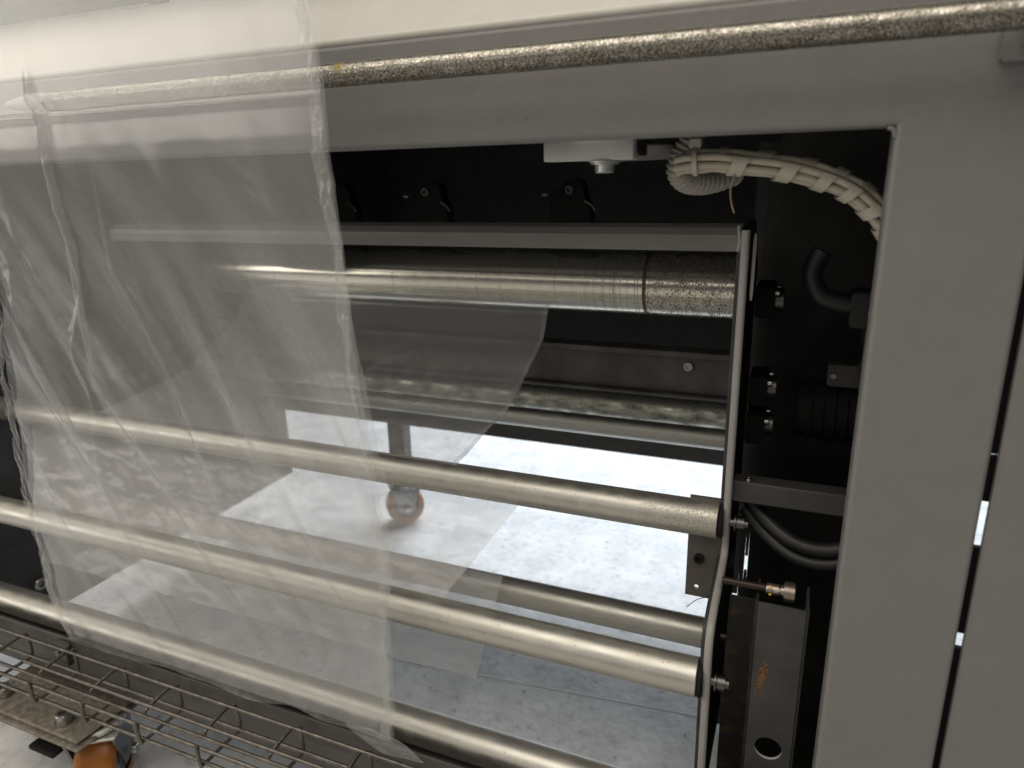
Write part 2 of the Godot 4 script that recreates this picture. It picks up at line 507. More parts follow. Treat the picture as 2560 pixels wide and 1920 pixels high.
func cover_panel() -> void:
	var t := thing("cover_panel", "cream hinged cover leaning back above the grey top beam", "machine cover", Vector3(-0.9, 1.3075, -0.004))
	t.rotation.x = deg_to_rad(-42.0)
	# along x, leaning back
	var p := put("panel", box(Vector3(3.4, 0.128, 0.022), 0.006, 5), M.cream, t, Vector3(0.6, 0.066, -0.011))
	p.rotation = Vector3.ZERO
	put("window_pane", box(Vector3(1.2, 0.30, 0.004), 0.001), M.pane, t, Vector3(-0.62, 0.275, -0.012))
	put("window_trim", box(Vector3(1.2, 0.006, 0.010), 0.002), M.white_mount, t, Vector3(-0.62, 0.1335, -0.006))
	var bl := put("latch", box(Vector3(0.055, 0.024, 0.022), 0.006, 4), M.pane, t, Vector3(0.06, 0.152, 0.004))
	put("latch_screw", socket_bolt(0.006, 0.006), M.bolt, bl, Vector3(-0.012, 0.0, 0.012)).rotation.y = -PI / 2
	put("upper_panel", box(Vector3(2.2, 0.45, 0.022), 0.006, 5), M.cream, t, Vector3(1.12, 0.356, -0.0112))

func side_door() -> void:
	var t := thing("side_door", "grey door panel across a narrow dark gap from the post", "door panel")
	slab("panel", M.paint, t, 0.1895, 0.62, 0.06, 1.302, -0.0125, 0.0005, 0.004)
	# strip behind the gap, cut into lengths with daylight slots between
	var ys := [[0.06, 0.6555], [0.6745, 0.777], [0.8285, 0.8775], [0.8798, 1.30]]
	for y in ys: slab("seal_strip", M.black, t, 0.171, 0.215, y[0], y[1], -0.024, -0.0165, 0.001)

func roller_bracket() -> void:
	var t := thing("roller_bracket", "grey side plate with folded front edge and top bar carrying the rollers", "roller bracket")
	# plate in the y-z plane with a folded, rounded front edge
	var line := [Vector2(1.082, -0.172), Vector2(1.0, -0.176), Vector2(0.70, -0.190), Vector2(0.625, -0.200), Vector2(0.606, -0.155), Vector2(0.594, -0.085), Vector2(0.572, -0.052), Vector2(0.50, -0.052), Vector2(0.367, -0.062), Vector2(0.17, -0.066)]
	var path := []
	for q in line: path.append(Vector3(-0.0705, q.x, q.y))
	var sm := smooth_path(path, 7)
	var d := fresh()
	var fr := []
	for k in sm.size():
		var z := (sm[mini(k + 1, sm.size() - 1)] - sm[maxi(k - 1, 0)]).normalized()
		var x := Vector3.RIGHT
		fr.append(Transform3D(Basis(x, z.cross(x), z), sm[k]))
	sweep_into(d, round_rect(0.0105, 0.010, 0.0045, 5), fr)
	put("folded_edge", made(d), M.plate, t)
	var poly := PackedVector2Array()
	for q in sm: poly.append(Vector2(-q.z + 0.004, q.y))
	for q in [Vector2(0.40, 0.17), Vector2(0.52, 0.30), Vector2(0.52, 1.0), Vector2(0.40, 1.082)]: poly.append(q)
	var c := CSGPolygon3D.new()
	c.name = "plate"
	c.polygon = poly
	c.depth = 0.006
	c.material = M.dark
	t.add_child(c, true)
	c.rotation.y = PI / 2      # polygon x runs to -z, depth to +x
	c.position = Vector3(-0.0745, 0, 0)
	# bar across the top, with a hard upper crest
	var bd := fresh()
	var pr := [PackedVector2Array(), PackedVector2Array()]
	var outline := [Vector2(0.0, 0.0165), Vector2(0.010, 0.0125), Vector2(0.0165, 0.004), Vector2(0.0175, -0.003), Vector2(0.0165, -0.015), Vector2(0.0145, -0.0165), Vector2(-0.014, -0.0165), Vector2(-0.016, -0.014), Vector2(-0.016, 0.012), Vector2(-0.004, 0.0172)]
	for k in outline.size():
		var a: Vector2 = outline[k]
		var b: Vector2 = outline[(k + 1) % outline.size()]
		var nn := Vector2(a.y - b.y, b.x - a.x).normalized() * -1.0
		for q in [a, b]:
			pr[0].append(q); pr[1].append(nn)
	var bf := []
	for x in [-1.195, -0.0765]: bf.append(Transform3D(Basis(Vector3(0, 0, 1), Vector3(0, 1, 0), Vector3(1, 0, 0)), Vector3(x, 1.0713, -0.195)))
	sweep_into(bd, pr, bf)
	put("top_bar", made(bd), M.bar, t)
	put("weld_bead", tube(smooth_path([Vector3(-0.080, 1.086, -0.181), Vector3(-0.0775, 1.07, -0.175), Vector3(-0.079, 1.056, -0.179)], 5), 0.0028, 8), M.plate, t)
	# tongue behind the edge near the top
	put("stiffener", box(Vector3(0.004, 0.085, 0.008), 0.0015), M.plate, t, Vector3(-0.060, 1.035, -0.188))
	# drilled mounting tab between the rollers
	var tab := CSGBox3D.new()
	tab.name = "mounting_tab"
	tab.size = Vector3(0.047, 0.165, 0.004)
	tab.material = M.guard
	t.add_child(tab, true)
	tab.position = Vector3(-0.1005, 0.6185, -0.205)
	var hole := CSGCylinder3D.new()
	hole.name = "hole"
	hole.radius = 0.0035; hole.height = 0.05; hole.sides = 16
	hole.operation = CSGShape3D.OPERATION_SUBTRACTION
	tab.add_child(hole)
	hole.rotation.x = PI / 2
	hole.position = Vector3(-0.0075, -0.066, 0)
	put("tab_bolt", socket_bolt(0.0075, 0.006), M.black, t, Vector3(-0.1065, 0.6015, -0.203)).rotation.y = -PI / 2
	put("stray_thread", tube(smooth_path([Vector3(-0.088, 0.541, -0.20), Vector3(-0.105, 0.535, -0.196), Vector3(-0.119, 0.522, -0.19)], 5), 0.0006, 5), M.black, t)

func roller(called: String, label: String, y: float, z: float, r: float, x0: float, x1: float, m: Material, group: String) -> Node3D:
	var t := thing(called, label, "roller", Vector3(x0, y, z), group)
	var w := x1 - x0
	put("tube", lathe([[0.0, r - 0.004], [0.0, r - 0.0008], [0.0008, r], [w - 0.0008, r], [w, r - 0.0008], [w, r - 0.004]], 64), m, t)
	put("end_cap", lathe([[w - 0.001, r - 0.0035], [w + 0.002, r - 0.0035], [w + 0.002, r - 0.001], [w + 0.006, r - 0.001], [w + 0.006, 0.008]], 40), M.black, t)
	put("end_cap", lathe([[-0.008, 0.0001], [-0.008, r + 0.003], [0.001, r + 0.003], [0.001, r - 0.004]], 40), M.black, t)
	put("axle", lathe([[w, 0.0065], [w + 0.040, 0.0065], [w + 0.040, 0.0001]], 20), M.axle, t)
	put("axle_nut", lathe([[w + 0.022, 0.0066], [w + 0.022, 0.0125], [w + 0.024, 0.0125], [w + 0.024, 0.0066]], 24), M.axle, t)
	put("axle_nut", lathe([[w + 0.0255, 0.0066], [w + 0.0255, 0.011], [w + 0.035, 0.011], [w + 0.035, 0.0066]], 6), M.axle, t)
	return t

func rollers() -> void:
	var g := "satin idler rollers across the front opening"
	roller("idler_roller", "satin steel roller level with the drilled mounting tab, speckled at its end", 0.672, -0.195, 0.0262, -1.68, -0.0815, M.roller, g)
	roller("idler_roller", "satin steel roller below the mounting tab, in front of the set-back roller", 0.5073, -0.0586, 0.0262, -1.68, -0.0825, M.roller_clean, g)
	roller("idler_roller", "lowest satin steel roller, lying just above the wire tray", 0.2715, -0.0665, 0.0288, -1.68, -0.0815, M.roller_clean, g)
	roller("idler_roller", "darker satin roller set back, seen above the tab's lower neighbour roller", 0.4015, -0.307, 0.0257, -1.66, -0.1025, M.roller_clean, g)

func rear_parts() -> void:
	# driven roller: polished tube with a corroded right end
	var t := thing("drive_roller", "thick polished drive roller with scored and rust-speckled end", "roller", Vector3(-1.36, 0.948, -0.6))
	var w := 1.275
	var d := fresh()
	lathe_into(d, [[0.0, 0.052], [0.0, 0.06], [1.088, 0.06], [1.089, 0.0585], [1.092, 0.0585], [1.093, 0.0605], [w - 0.03, 0.0605], [w - 0.0295, 0.0595], [w - 0.028, 0.0595], [w - 0.0275, 0.0605], [w, 0.0605], [w, 0.04]], 96)
	put("tube", made(d), M.drive, t)
	put("axle", lathe([[w, 0.012], [w + 0.05, 0.012], [w + 0.05, 0.0001]], 24), M.axle, t)
	put("end_disc", lathe([[w - 0.002, 0.041], [w + 0.001, 0.041], [w + 0.001, 0.011]], 40), M.black, t)
	# Z-shaped guard under it
	var g := thing("guard_plate", "brown-grey folded guard plate below the drive roller", "guard plate")
	slab("top_lip", M.guard, g, -1.69, -0.085, 0.780, 0.7935, -0.74, -0.69, 0.003)
	slab("face", M.guard, g, -1.69, -0.085, 0.692, 0.7798, -0.74, -0.733, 0.002)
	slab("bottom_lip", M.guard, g, -1.69, -0.085, 0.684, 0.6918, -0.74, -0.712, 0.003)
	put("face_bolt", socket_bolt(0.010, 0.006), M.bolt, g, Vector3(-0.212, 0.752, -0.733)).rotation.y = -PI / 2
	var t2 := thing("stained_roller", "blotchy oil-stained roller just under the guard plate", "roller", Vector3(-1.69, 0.628, -0.80))
	put("tube", lathe([[0.0, 0.02], [0.0, 0.0325], [1.605, 0.0325], [1.605, 0.02]], 56), M.dirty, t2)
	var t3 := thing("rear_roller", "slim satin roller between stained roller and dark rear beam", "roller", Vector3(-1.69, 0.552, -0.85))
	put("tube", lathe([[0.0, 0.018], [0.0, 0.027], [1.605, 0.027], [1.605, 0.018]], 48), M.roller_clean, t3)

func guide_rod() -> void:
	var t := thing("guide_rod", "long flaking steel rod with pale tapered tip before the top beam", "rod", Vector3(-0.968, 1.2635, 0.05))
	put("shaft", lathe([[0.0, 0.0125], [1.35, 0.0125], [1.35, 0.0001]], 40), M.rod, t)
	var tip := []
	for k in 13:
		var q := k / 12.0
		tip.append([-0.094 + 0.0938 * q, maxf(0.0001, 0.0122 * sin(minf(1.0, 0.16 + q * 0.95) * PI / 2) if k > 0 else 0.0001)])
	tip[1][1] = 0.0042
	put("tip", lathe(tip, 32, true), M.white_mount, t)
	slab("rod_clip", M.paint, t, 1.115, 1.15, -0.020, 0.012, -0.0355, 0.0, 0.002)

func compartment() -> void:
	# lower channel beside the side plate
	var t := thing("drive_channel", "dark steel channel with a round hole beside the lower rollers", "steel channel")
	var c := CSGBox3D.new()
	c.name = "face"
	c.size = Vector3(0.058, 0.46, 0.004)
	c.material = M.channel
	t.add_child(c, true)
	c.position = Vector3(0.0125, 0.382, -0.10)
	var h := CSGCylinder3D.new()
	h.name = "hole"; h.radius = 0.0178; h.height = 0.05; h.sides = 40
	h.operation = CSGShape3D.OPERATION_SUBTRACTION
	c.add_child(h)
	h.rotation.x = PI / 2
	h.position = Vector3(0.0, 0.0057, 0)
	slab("stained_strip", M.rusty, t, -0.056, -0.0215, 0.152, 0.585, -0.150, -0.146, 0.001)
	slab("flange", M.rusty, t, -0.0205, -0.0168, 0.152, 0.612, -0.16, -0.1022, 0.001)
	slab("flange", M.channel, t, 0.0418, 0.0455, 0.152, 0.612, -0.16, -0.1022, 0.001)
	# crumbs of rust stuck on the face
	var mm := MultiMesh.new()
	mm.transform_format = MultiMesh.TRANSFORM_3D
	mm.mesh = box(Vector3(0.0011, 0.0009, 0.0008), 0.0003, 1)
	mm.instance_count = 280
	for k in 280:
		var y := rng.randfn(0.0, 0.014)
		var x := rng.randfn(0.0, 0.0032)
		mm.set_instance_transform(k, Transform3D(Basis.from_euler(Vector3(rng.randf() * 6, rng.randf() * 6, rng.randf() * 6)) * rng.randf_range(0.5, 1.3), Vector3(-0.004 + x + y * 0.12, 0.4985 + y, -0.0975)))
	var crumbs := MultiMeshInstance3D.new()
	crumbs.name = "rust_crumbs"; crumbs.multimesh = mm
	crumbs.material_override = plain(lin(0.42, 0.20, 0.055), 0.4)
	t.add_child(crumbs, true)
	crumbs.set_meta("kind", "stuff")
	# indexing knob
	var k := thing("adjusting_knob", "small knurled knob with yellow dots on a shaft beside the side plate", "knob", Vector3(-0.045, 0.6225, -0.12))
	put("shaft", lathe([[-0.02, 0.0052], [0.037, 0.0052], [0.037, 0.0001]], 20), plain(lin(0.05, 0.035, 0.03), 0.4, 0.6), k)
	put("sleeve", lathe([[0.036, 0.0001], [0.036, 0.0068], [0.0375, 0.0075], [0.0515, 0.0075], [0.053, 0.0062], [0.0545, 0.0062], [0.055, 0.0078], [0.058, 0.0078], [0.058, 0.005]], 32), plain(lin(0.42, 0.36, 0.31), 0.35, 0.9), k)
	var kd := fresh()
	var tooth := [PackedVector2Array(), PackedVector2Array()]
	for s in 61:
		var g := TAU * s / 60.0
		tooth[0].append(Vector2(cos(g), sin(g)) * (0.0134 if s % 2 else 0.0124)); tooth[1].append(Vector2(cos(g), sin(g)))
	var kf := []
	var ks := []
	for q in [[0.0578, 0.86], [0.0592, 1.0], [0.0700, 1.0], [0.0712, 0.9]]:
		kf.append(Transform3D(Basis(Vector3(0, 0, -1), Vector3(0, 1, 0), Vector3(1, 0, 0)), Vector3(q[0], 0, 0))); ks.append(q[1])
	sweep_into(kd, tooth, kf, ks)
	put("knurled_head", made(kd), plain(lin(0.34, 0.29, 0.25), 0.4, 0.9), k)
	for a in [52.0, -40.0]:
		var g := deg_to_rad(a)
		var sph := SphereMesh.new()
		sph.radius = 0.0022; sph.height = 0.0040; sph.radial_segments = 16; sph.rings = 8
		put("yellow_dot", sph, M.yellow, k, Vector3(0.0415, sin(g) * 0.0072, cos(g) * 0.0072))
	for q in 4:
		put("white_mark", box(Vector3(0.0014, 0.0018, 0.0004), 0.0001, 1), M.print_white, k, Vector3(0.0462 + q * 0.0019, 0.0030, 0.00692 + 0.00006 * (q % 2))).rotation.x = deg_to_rad(-23)
	# rail across the bay and the hoses that hang under it
	var r := thing("cross_rail", "dark flat rail across the drive bay above black hoses", "steel rail")
	slab("rail", M.channel, r, -0.066, 0.162, 0.702, 0.734, -0.23, -0.20, 0.003)
	put("rail_screw", socket_bolt(0.005, 0.004), M.bolt, r, Vector3(-0.046, 0.734, -0.208)).rotation.z = PI / 2
	for h2 in [[0.0, 0.010, "upper"], [0.022, 0.009, "lower"]]:
		var dy: float = h2[0]
		var o := put("hose", tube(smooth_path([Vector3(-0.05, 0.70 - dy, -0.235), Vector3(-0.022, 0.672 - dy, -0.225), Vector3(0.02, 0.652 - dy, -0.205), Vector3(0.06, 0.652 - dy, -0.195), Vector3(0.10, 0.672 - dy, -0.19), Vector3(0.13, 0.715 - dy, -0.19)], 8), h2[1], 14), M.hose)
		tag(o, "black hose sagging under the cross rail, the %s of two" % h2[2], "hose", "hoses in the drive bay")
	for q in [[0.972, "topmost of the three by the plate"], [0.838, "middle one of the three by the plate"], [0.778, "lowest of the three by the plate"]]:
		var bb := thing("bearing_block", "black bearing block with small bolts, " + q[1], "bearing block", Vector3(-0.048, q[0], -0.33), "bearing blocks on the side plate")
		put("block", box(Vector3(0.026, 0.046, 0.07), 0.004, 3), M.black, bb)
		put("collar", lathe([[0.0, 0.008], [0.0, 0.017], [0.012, 0.017], [0.012, 0.008]], 28), M.axle, bb, Vector3(0.0125, 0.0, 0.0))
		for z in [-0.025, 0.025]: put("block_bolt", hex_bolt(0.0055, 0.006), M.bolt, bb, Vector3(0.0132, 0.013, z))
	var gm := thing("gear_motor", "black finned motor in the dark bay under the cable bundle", "motor", Vector3(0.075, 0.80, -0.36))
	put("body", lathe([[-0.07, 0.0001], [-0.07, 0.040], [-0.066, 0.044], [0.07, 0.044], [0.07, 0.0001]], 40), M.black, gm)
	for q in 7: put("fin", lathe([[-0.05 + q * 0.016, 0.0443], [-0.05 + q * 0.016, 0.050], [-0.047 + q * 0.016, 0.050], [-0.047 + q * 0.016, 0.0443]], 40), M.black, gm)
	put("terminal_box", box(Vector3(0.06, 0.035, 0.05), 0.004, 3), M.channel, gm, Vector3(0.0, 0.064, 0.01))
	for q in [-0.022, 0.022]: put("box_screw", socket_bolt(0.004, 0.003), M.bolt, gm, Vector3(q, 0.064, 0.0352)).rotation.y = -PI / 2
	# gear housing deep in the bay
	var gb := thing("gear_housing", "black round gear housing half hidden behind the post", "gear housing", Vector3(0.118, 0.925, -0.30))
	put("housing", lathe([[-0.03, 0.0001], [-0.03, 0.05], [-0.026, 0.062], [0.03, 0.062], [0.03, 0.0001]], 48), M.hose, gb)
	put("ring", lathe([[-0.036, 0.034], [-0.036, 0.046], [-0.0295, 0.046]], 40), M.grey_dark, gb)
	for q in 6:
		var g := TAU * q / 6.0 + 0.4
		put("housing_bolt", hex_bolt(0.005, 0.006), M.bolt, gb, Vector3(-0.0262, sin(g) * 0.053, cos(g) * 0.053)).rotation.y = PI
	var fit := thing("valve_fitting", "black pipe fitting with a small round cap below the cable bundle", "pipe fitting", Vector3(0.055, 1.015, -0.26))
	put("elbow", tube(smooth_path([Vector3(-0.035, 0.035, 0), Vector3(-0.045, 0.005, 0), Vector3(-0.03, -0.025, 0), Vector3(0.005, -0.035, 0)], 8), 0.013, 18), M.hose, fit)
	put("body", box(Vector3(0.05, 0.05, 0.045), 0.006, 4), M.hose, fit, Vector3(0.03, -0.04, -0.005))
	put("cap", lathe([[0.0, 0.008], [0.004, 0.008], [0.005, 0.0065], [0.005, 0.0001]], 20), M.bolt, fit, Vector3(0.034, -0.042, 0.0175)).rotation.y = -PI / 2

func cables() -> void:
	var center := smooth_path([Vector3(-0.148, 1.1605, -0.10), Vector3(-0.1335, 1.1628, -0.10), Vector3(-0.11, 1.1640, -0.10), Vector3(-0.0856, 1.1622, -0.10), Vector3(-0.0338, 1.1550, -0.10), Vector3(0.0107, 1.1432, -0.10), Vector3(0.044, 1.1270, -0.10), Vector3(0.0717, 1.1005, -0.10), Vector3(0.092, 1.066, -0.10), Vector3(0.10, 1.02, -0.105)], 8)
	var fr := frames_of(center)
	var t := thing("cable_bundle", "beige cables bound with spiral wrap, arching behind the post", "cable bundle")
	for k in 6:
		var g := TAU * k / 6.0 + 0.5
		var p := PackedVector3Array()
		for f in fr.size():
			var a := g + f * 0.006
			p.append(fr[f] * (Vector3(cos(a), sin(a) * 1.15, 0) * (0.0078 + 0.0006 * sin(f * 0.5 + k * 2.0))))
		put("cable", tube(p, 0.0043, 12), M.cable, t)
	put("cable", tube(center, 0.0042, 10), M.cable, t)
	# flat spiral wrap: five turns
	var starts := [22.0, 30.0, 37.0, 43.5, 50.0, 56.0]
	for s in starts:
		var d := fresh()
		var p := PackedVector3Array()
		var n := PackedVector3Array()
		var u := PackedVector2Array()
		var turns := 44
		for q in turns + 1:
			var a := -2.6 + q * (TAU * 0.97) / turns
			for e in 4:
				var pos: float = clampf(s - 2.4 + 4.8 * (a + 2.6) / (TAU * 0.97) * 1.05 + [0.0, 0.0, 2.7, 2.7][e], 0.0, fr.size() - 1.01)
				var i := int(pos)
				var tr: Transform3D = fr[i].interpolate_with(fr[i + 1], pos - i)
				var rad: float = 0.0142 + [-0.0010, 0.0, 0.0, -0.0010][e]
				var v := Vector3(cos(-a), sin(-a) * 1.1, 0)
				p.append(tr * (v * rad)); n.append((tr.basis * v).normalized()); u.append(Vector2(q, e))
		grid(p, n, u, 4, d)
		put("spiral_wrap", made(d), M.wrap, t)
	var tie := thing("cable_tie", "beige cable tie looped round the left end of the bundle", "cable tie", Vector3.ZERO)
	var loop := PackedVector3Array()
	var tf: Transform3D = fr[11]
	for q in 33: loop.append(tf * Vector3(cos(TAU * q / 32.0) * 0.0138, sin(TAU * q / 32.0) * 0.0152, 0.0))
	var td := fresh()
	sweep_into(td, round_rect(0.002, 0.006, 0.0009, 2), frames_of(loop, tf.basis.z))
	put("loop", made(td), M.wrap, tie)
	put("tie_head", box(Vector3(0.014, 0.012, 0.011), 0.003, 3), M.wrap, tie, tf * Vector3(0, 0.020, 0))
	var wire := put("loose_wire", tube(smooth_path([Vector3(-0.0800, 1.152, -0.092), Vector3(-0.0835, 1.140, -0.093), Vector3(-0.0845, 1.129, -0.094), Vector3(-0.0825, 1.117, -0.094), Vector3(-0.0790, 1.1065, -0.094)], 6), 0.0011, 7), plain(lin(0.34, 0.26, 0.17), 0.45))
	tag(wire, "thin loose brown wire end hanging from the cable bundle", "wire")
	# corrugated conduit curling down beside the tie
	var cp := smooth_path([Vector3(-0.128, 1.215, -0.115), Vector3(-0.131, 1.192, -0.112), Vector3(-0.141, 1.172, -0.11), Vector3(-0.146, 1.155, -0.112), Vector3(-0.140, 1.144, -0.12), Vector3(-0.127, 1.140, -0.135), Vector3(-0.11, 1.142, -0.16), Vector3(-0.09, 1.15, -0.19)], 34)
	var cfr := frames_of(cp)
	var ribbed := func(u: float, v: float) -> Vector3:
		var f: Transform3D = cfr[int(round(v * (cp.size() - 1)))]
		var rr := 0.0135 + 0.0016 * sin(v * TAU * 26.0)
		return f * Vector3(cos(u * TAU) * rr, sin(u * TAU) * rr, 0)
	tag(put("conduit", sheet(ribbed, 22, cp.size() - 1), M.conduit), "ribbed grey conduit curling round at the left end of the cables", "conduit")

func clamps() -> void:
	var places := [[-0.985, "half hidden by the edge of the hanging film"], [-0.752, "standing between its two neighbours"], [-0.438, "nearest the cable bundle"]]
	for c in places:
		var t := thing("toggle_clamp", "black clamp silhouette above the top bar, " + c[1], "clamp", Vector3(c[0], 1.085, -0.60), "black clamps behind the top bar")
		var prof := PackedVector2Array([Vector2(-0.045, -0.07), Vector2(-0.040, 0.04), Vector2(-0.02, 0.043), Vector2(-0.012, 0.056), Vector2(0.006, 0.062), Vector2(0.022, 0.056), Vector2(0.028, 0.042), Vector2(0.030, 0.028), Vector2(0.042, 0.004), Vector2(0.040, -0.07)])
		var cg := CSGPolygon3D.new()
		cg.name = "body"; cg.polygon = prof; cg.depth = 0.03; cg.material = M.black
		t.add_child(cg, true)
		put("pivot_bolt", socket_bolt(0.0085, 0.008), M.axle, t, Vector3(0.011, 0.041, 0.0305)).rotation.y = -PI / 2
		put("pin", lathe([[0.0, 0.004], [0.012, 0.004], [0.012, 0.0001]], 16), M.axle, t, Vector3(-0.040, 0.033, 0.015)).rotation.y = PI
		put("lever", tube(smooth_path([Vector3(0.036, 0.020, 0.015), Vector3(0.052, 0.010, 0.017), Vector3(0.057, 0.001, 0.017)], 5), 0.0028, 10), M.axle, t)

func mount_block() -> void:
	var t := thing("mounting_block", "white-grey block with washers and hex bolt under the top beam", "mounting block", Vector3(-0.2395, 1.179, -0.066))
	put("block", box(Vector3(0.105, 0.022, 0.030), 0.0015, 3), M.white_mount, t, Vector3(0, -0.001, 0.0))
	var b := put("weld_boss", lathe([[0.0, 0.0001], [0.0, 0.024], [0.003, 0.030], [0.006, 0.0305], [0.008, 0.0305]], 32), M.white_mount, t, Vector3(0.008, 0.0075, 0.012))
	b.rotation.z = PI / 2
	var disc := put("rim_disc", lathe([[-0.012, 0.0001], [-0.012, 0.082], [-0.004, 0.080], [0.003, 0.066], [0.006, 0.052], [0.007, 0.034], [0.0075, 0.0001]], 48, true), M.bar, t, Vector3(0.022, -0.004, -0.10))
	disc.rotation.z = -PI / 2
	for k in 2:
		put("washer", lathe([[0.0, 0.006], [0.0, 0.019 - 0.003 * k], [0.0018, 0.019 - 0.003 * k], [0.0018, 0.006]], 32), M.zinc, t, Vector3(0.017, -0.0125 - 0.0021 * k, 0.0)).rotation.z = -PI / 2
	put("hex_bolt", hex_bolt(0.0115, 0.0095), M.zinc, t, Vector3(0.017, -0.0165, 0.0)).rotation.z = -PI / 2
	put("end_shim", box(Vector3(0.006, 0.016, 0.02), 0.001), M.black, t, Vector3(0.058, 0.0, -0.01))

func make_caster(label: String, at: Vector3, axis_turn: float) -> Node3D:
	var t := thing("caster", label, "caster", at, "orange wheeled casters under the machine")
	var w := Node3D.new()
	w.name = "wheel"
	t.add_child(w)
	w.position = Vector3(0, 0.065, 0)
	w.rotation.y = axis_turn
	put("tyre", lathe([[-0.036, 0.044], [-0.036, 0.056], [-0.030, 0.0625], [-0.018, 0.065], [0.018, 0.065], [0.030, 0.0625], [0.036, 0.056], [0.036, 0.044]], 64, true), M.orange, w)
	put("hub", lathe([[-0.030, 0.0001], [-0.030, 0.044], [0.028, 0.044], [0.030, 0.040], [0.022, 0.036], [0.022, 0.018], [0.036, 0.016], [0.036, 0.0001]], 48), M.hub, w)
	put("axle_nut", hex_bolt(0.011, 0.009), M.bolt, w, Vector3(0.052, 0, 0))
	var f := Node3D.new()
	f.name = "fork"
	t.add_child(f)
	f.position = Vector3(0, 0.065, 0)
	f.rotation.y = axis_turn
	for s in [-1, 1]:
		var cheek := CSGPolygon3D.new()
		cheek.name = "cheek"
		cheek.polygon = PackedVector2Array([Vector2(-0.020, -0.016), Vector2(0.018, -0.018), Vector2(0.024, 0.0), Vector2(0.05, 0.07), Vector2(-0.05, 0.07)])
		cheek.depth = 0.005
		cheek.material = M.hub
		f.add_child(cheek, true)
		cheek.rotation.y = PI / 2
		cheek.position = Vector3(0.040 * s + 0.005 * (1 if s > 0 else 0) - 0.0025, 0, 0)
	put("crown", box(Vector3(0.092, 0.006, 0.105), 0.003), M.zinc, f, Vector3(0, 0.0715, 0))
	var race := put("swivel_race", lathe([[0.0, 0.0001], [0.0, 0.045], [0.004, 0.05], [0.010, 0.05], [0.012, 0.044]], 40), M.zinc, f, Vector3(0, 0.074, 0))
	race.rotation.z = PI / 2
	return t

func casters() -> void:
	var a := make_caster("orange wheeled caster under the wire tray with two socket bolts on its plate", Vector3(-1.205, 0, 0.03), deg_to_rad(34))
	put("plate", box(Vector3(0.30, 0.009, 0.13), 0.004, 3), M.caster_plate, a, Vector3(-0.118, 0.1555, 0.0005))
	put("lower_plate", box(Vector3(0.31, 0.007, 0.142), 0.003, 3), M.caster_plate, a, Vector3(-0.116, 0.1455, 0.002))
	for p in [Vector3(-0.228, 0.160, 0.030), Vector3(-0.040, 0.160, 0.036)]:
		var b := put("socket_bolt", socket_bolt(0.0145, 0.017), M.bolt, a, p + Vector3(0, 0.0035, 0))
		b.rotation.z = PI / 2
		var ws := put("washer", lathe([[0.0, 0.006], [0.0, 0.018], [0.0026, 0.018], [0.0026, 0.006]], 32), M.bolt, a, p + Vector3(0, 0.0005, 0))
		ws.rotation.z = PI / 2
	put("brake_lever", box(Vector3(0.07, 0.012, 0.04), 0.004), M.black, a, Vector3(-0.085, 0.098, 0.048))
	make_caster("blurred orange caster at the rear, seen through the film", Vector3(-1.22, 0, -1.15), deg_to_rad(-48))

func wire_tray() -> void:
	var t := thing("wire_tray", "bare steel wire mesh cable tray along the bottom beam", "cable tray")
	var r := 0.0033
	for w in [[0.2945, 0.032, -2.1, 0.1], [0.2490, 0.030, -2.1, 0.1], [0.2480, 0.066, -2.1, 0.1], [0.2490, 0.106, -2.1, 0.1], [0.2800, 0.109, -2.1, 0.1], [0.2895, 0.078, -1.303, 0.1]]:
		put("long_wire", tube(PackedVector3Array([Vector3(w[2], w[0], w[1]), Vector3((w[2] + w[3]) / 2, w[0] - 0.001, w[1]), Vector3(w[3], w[0], w[1])]), r, 10), M.wire, t)
	for k in 13:
		var x := -1.93 + k * 0.135 + 0.017
		var jit := rng.randf_range(-0.003, 0.003)
		var hoop := smooth_path([Vector3(x + jit, 0.297, 0.0265), Vector3(x, 0.272, 0.0245), Vector3(x + 0.001, 0.2495, 0.0255), Vector3(x + 0.001, 0.2440, 0.031), Vector3(x, 0.2435, 0.066), Vector3(x, 0.2435, 0.106), Vector3(x, 0.246, 0.1115), Vector3(x, 0.262, 0.1135), Vector3(x + jit, 0.2855, 0.1125)], 5)
		put("hoop_wire", tube(hoop, r, 10), M.wire, t)
		if x > -1.42:
			var y := x - 0.014
			put("hook_wire", tube(smooth_path([Vector3(y, 0.290, 0.027), Vector3(y, 0.2885, 0.05), Vector3(y, 0.2845, 0.078), Vector3(y - 0.001, 0.2780, 0.0835)], 5), r, 10), M.wire, t)
	# clip that holds the tray to the beam
	var c := thing("tray_clip", "small grey clip fixing the wire tray to the bottom beam", "clip", Vector3(-1.285, 0.268, 0.0085))
	put("body", box(Vector3(0.030, 0.048, 0.014), 0.003, 3), M.grey_dark, c, Vector3(0, 0, 0.0072))
	put("clip_screw", socket_bolt(0.005, 0.005), M.bolt, c, Vector3(-0.004, 0.006, 0.0142)).rotation.y = -PI / 2

# ---------------------------------------------------------------- plastic film
func along(list: Array, y: float) -> float:   # list of [y, x], y falling
	for k in list.size() - 1:
		if y >= list[k + 1][0]:
			var q := clampf((list[k][0] - y) / (list[k][0] - list[k + 1][0]), 0.0, 1.0)
			return lerpf(list[k][1], list[k + 1][1], q)
	return list[-1][1]

func film_z(y: float) -> float:
	return 0.085 if y > 1.2 else 0.085 + (y - 1.2) * 0.0699

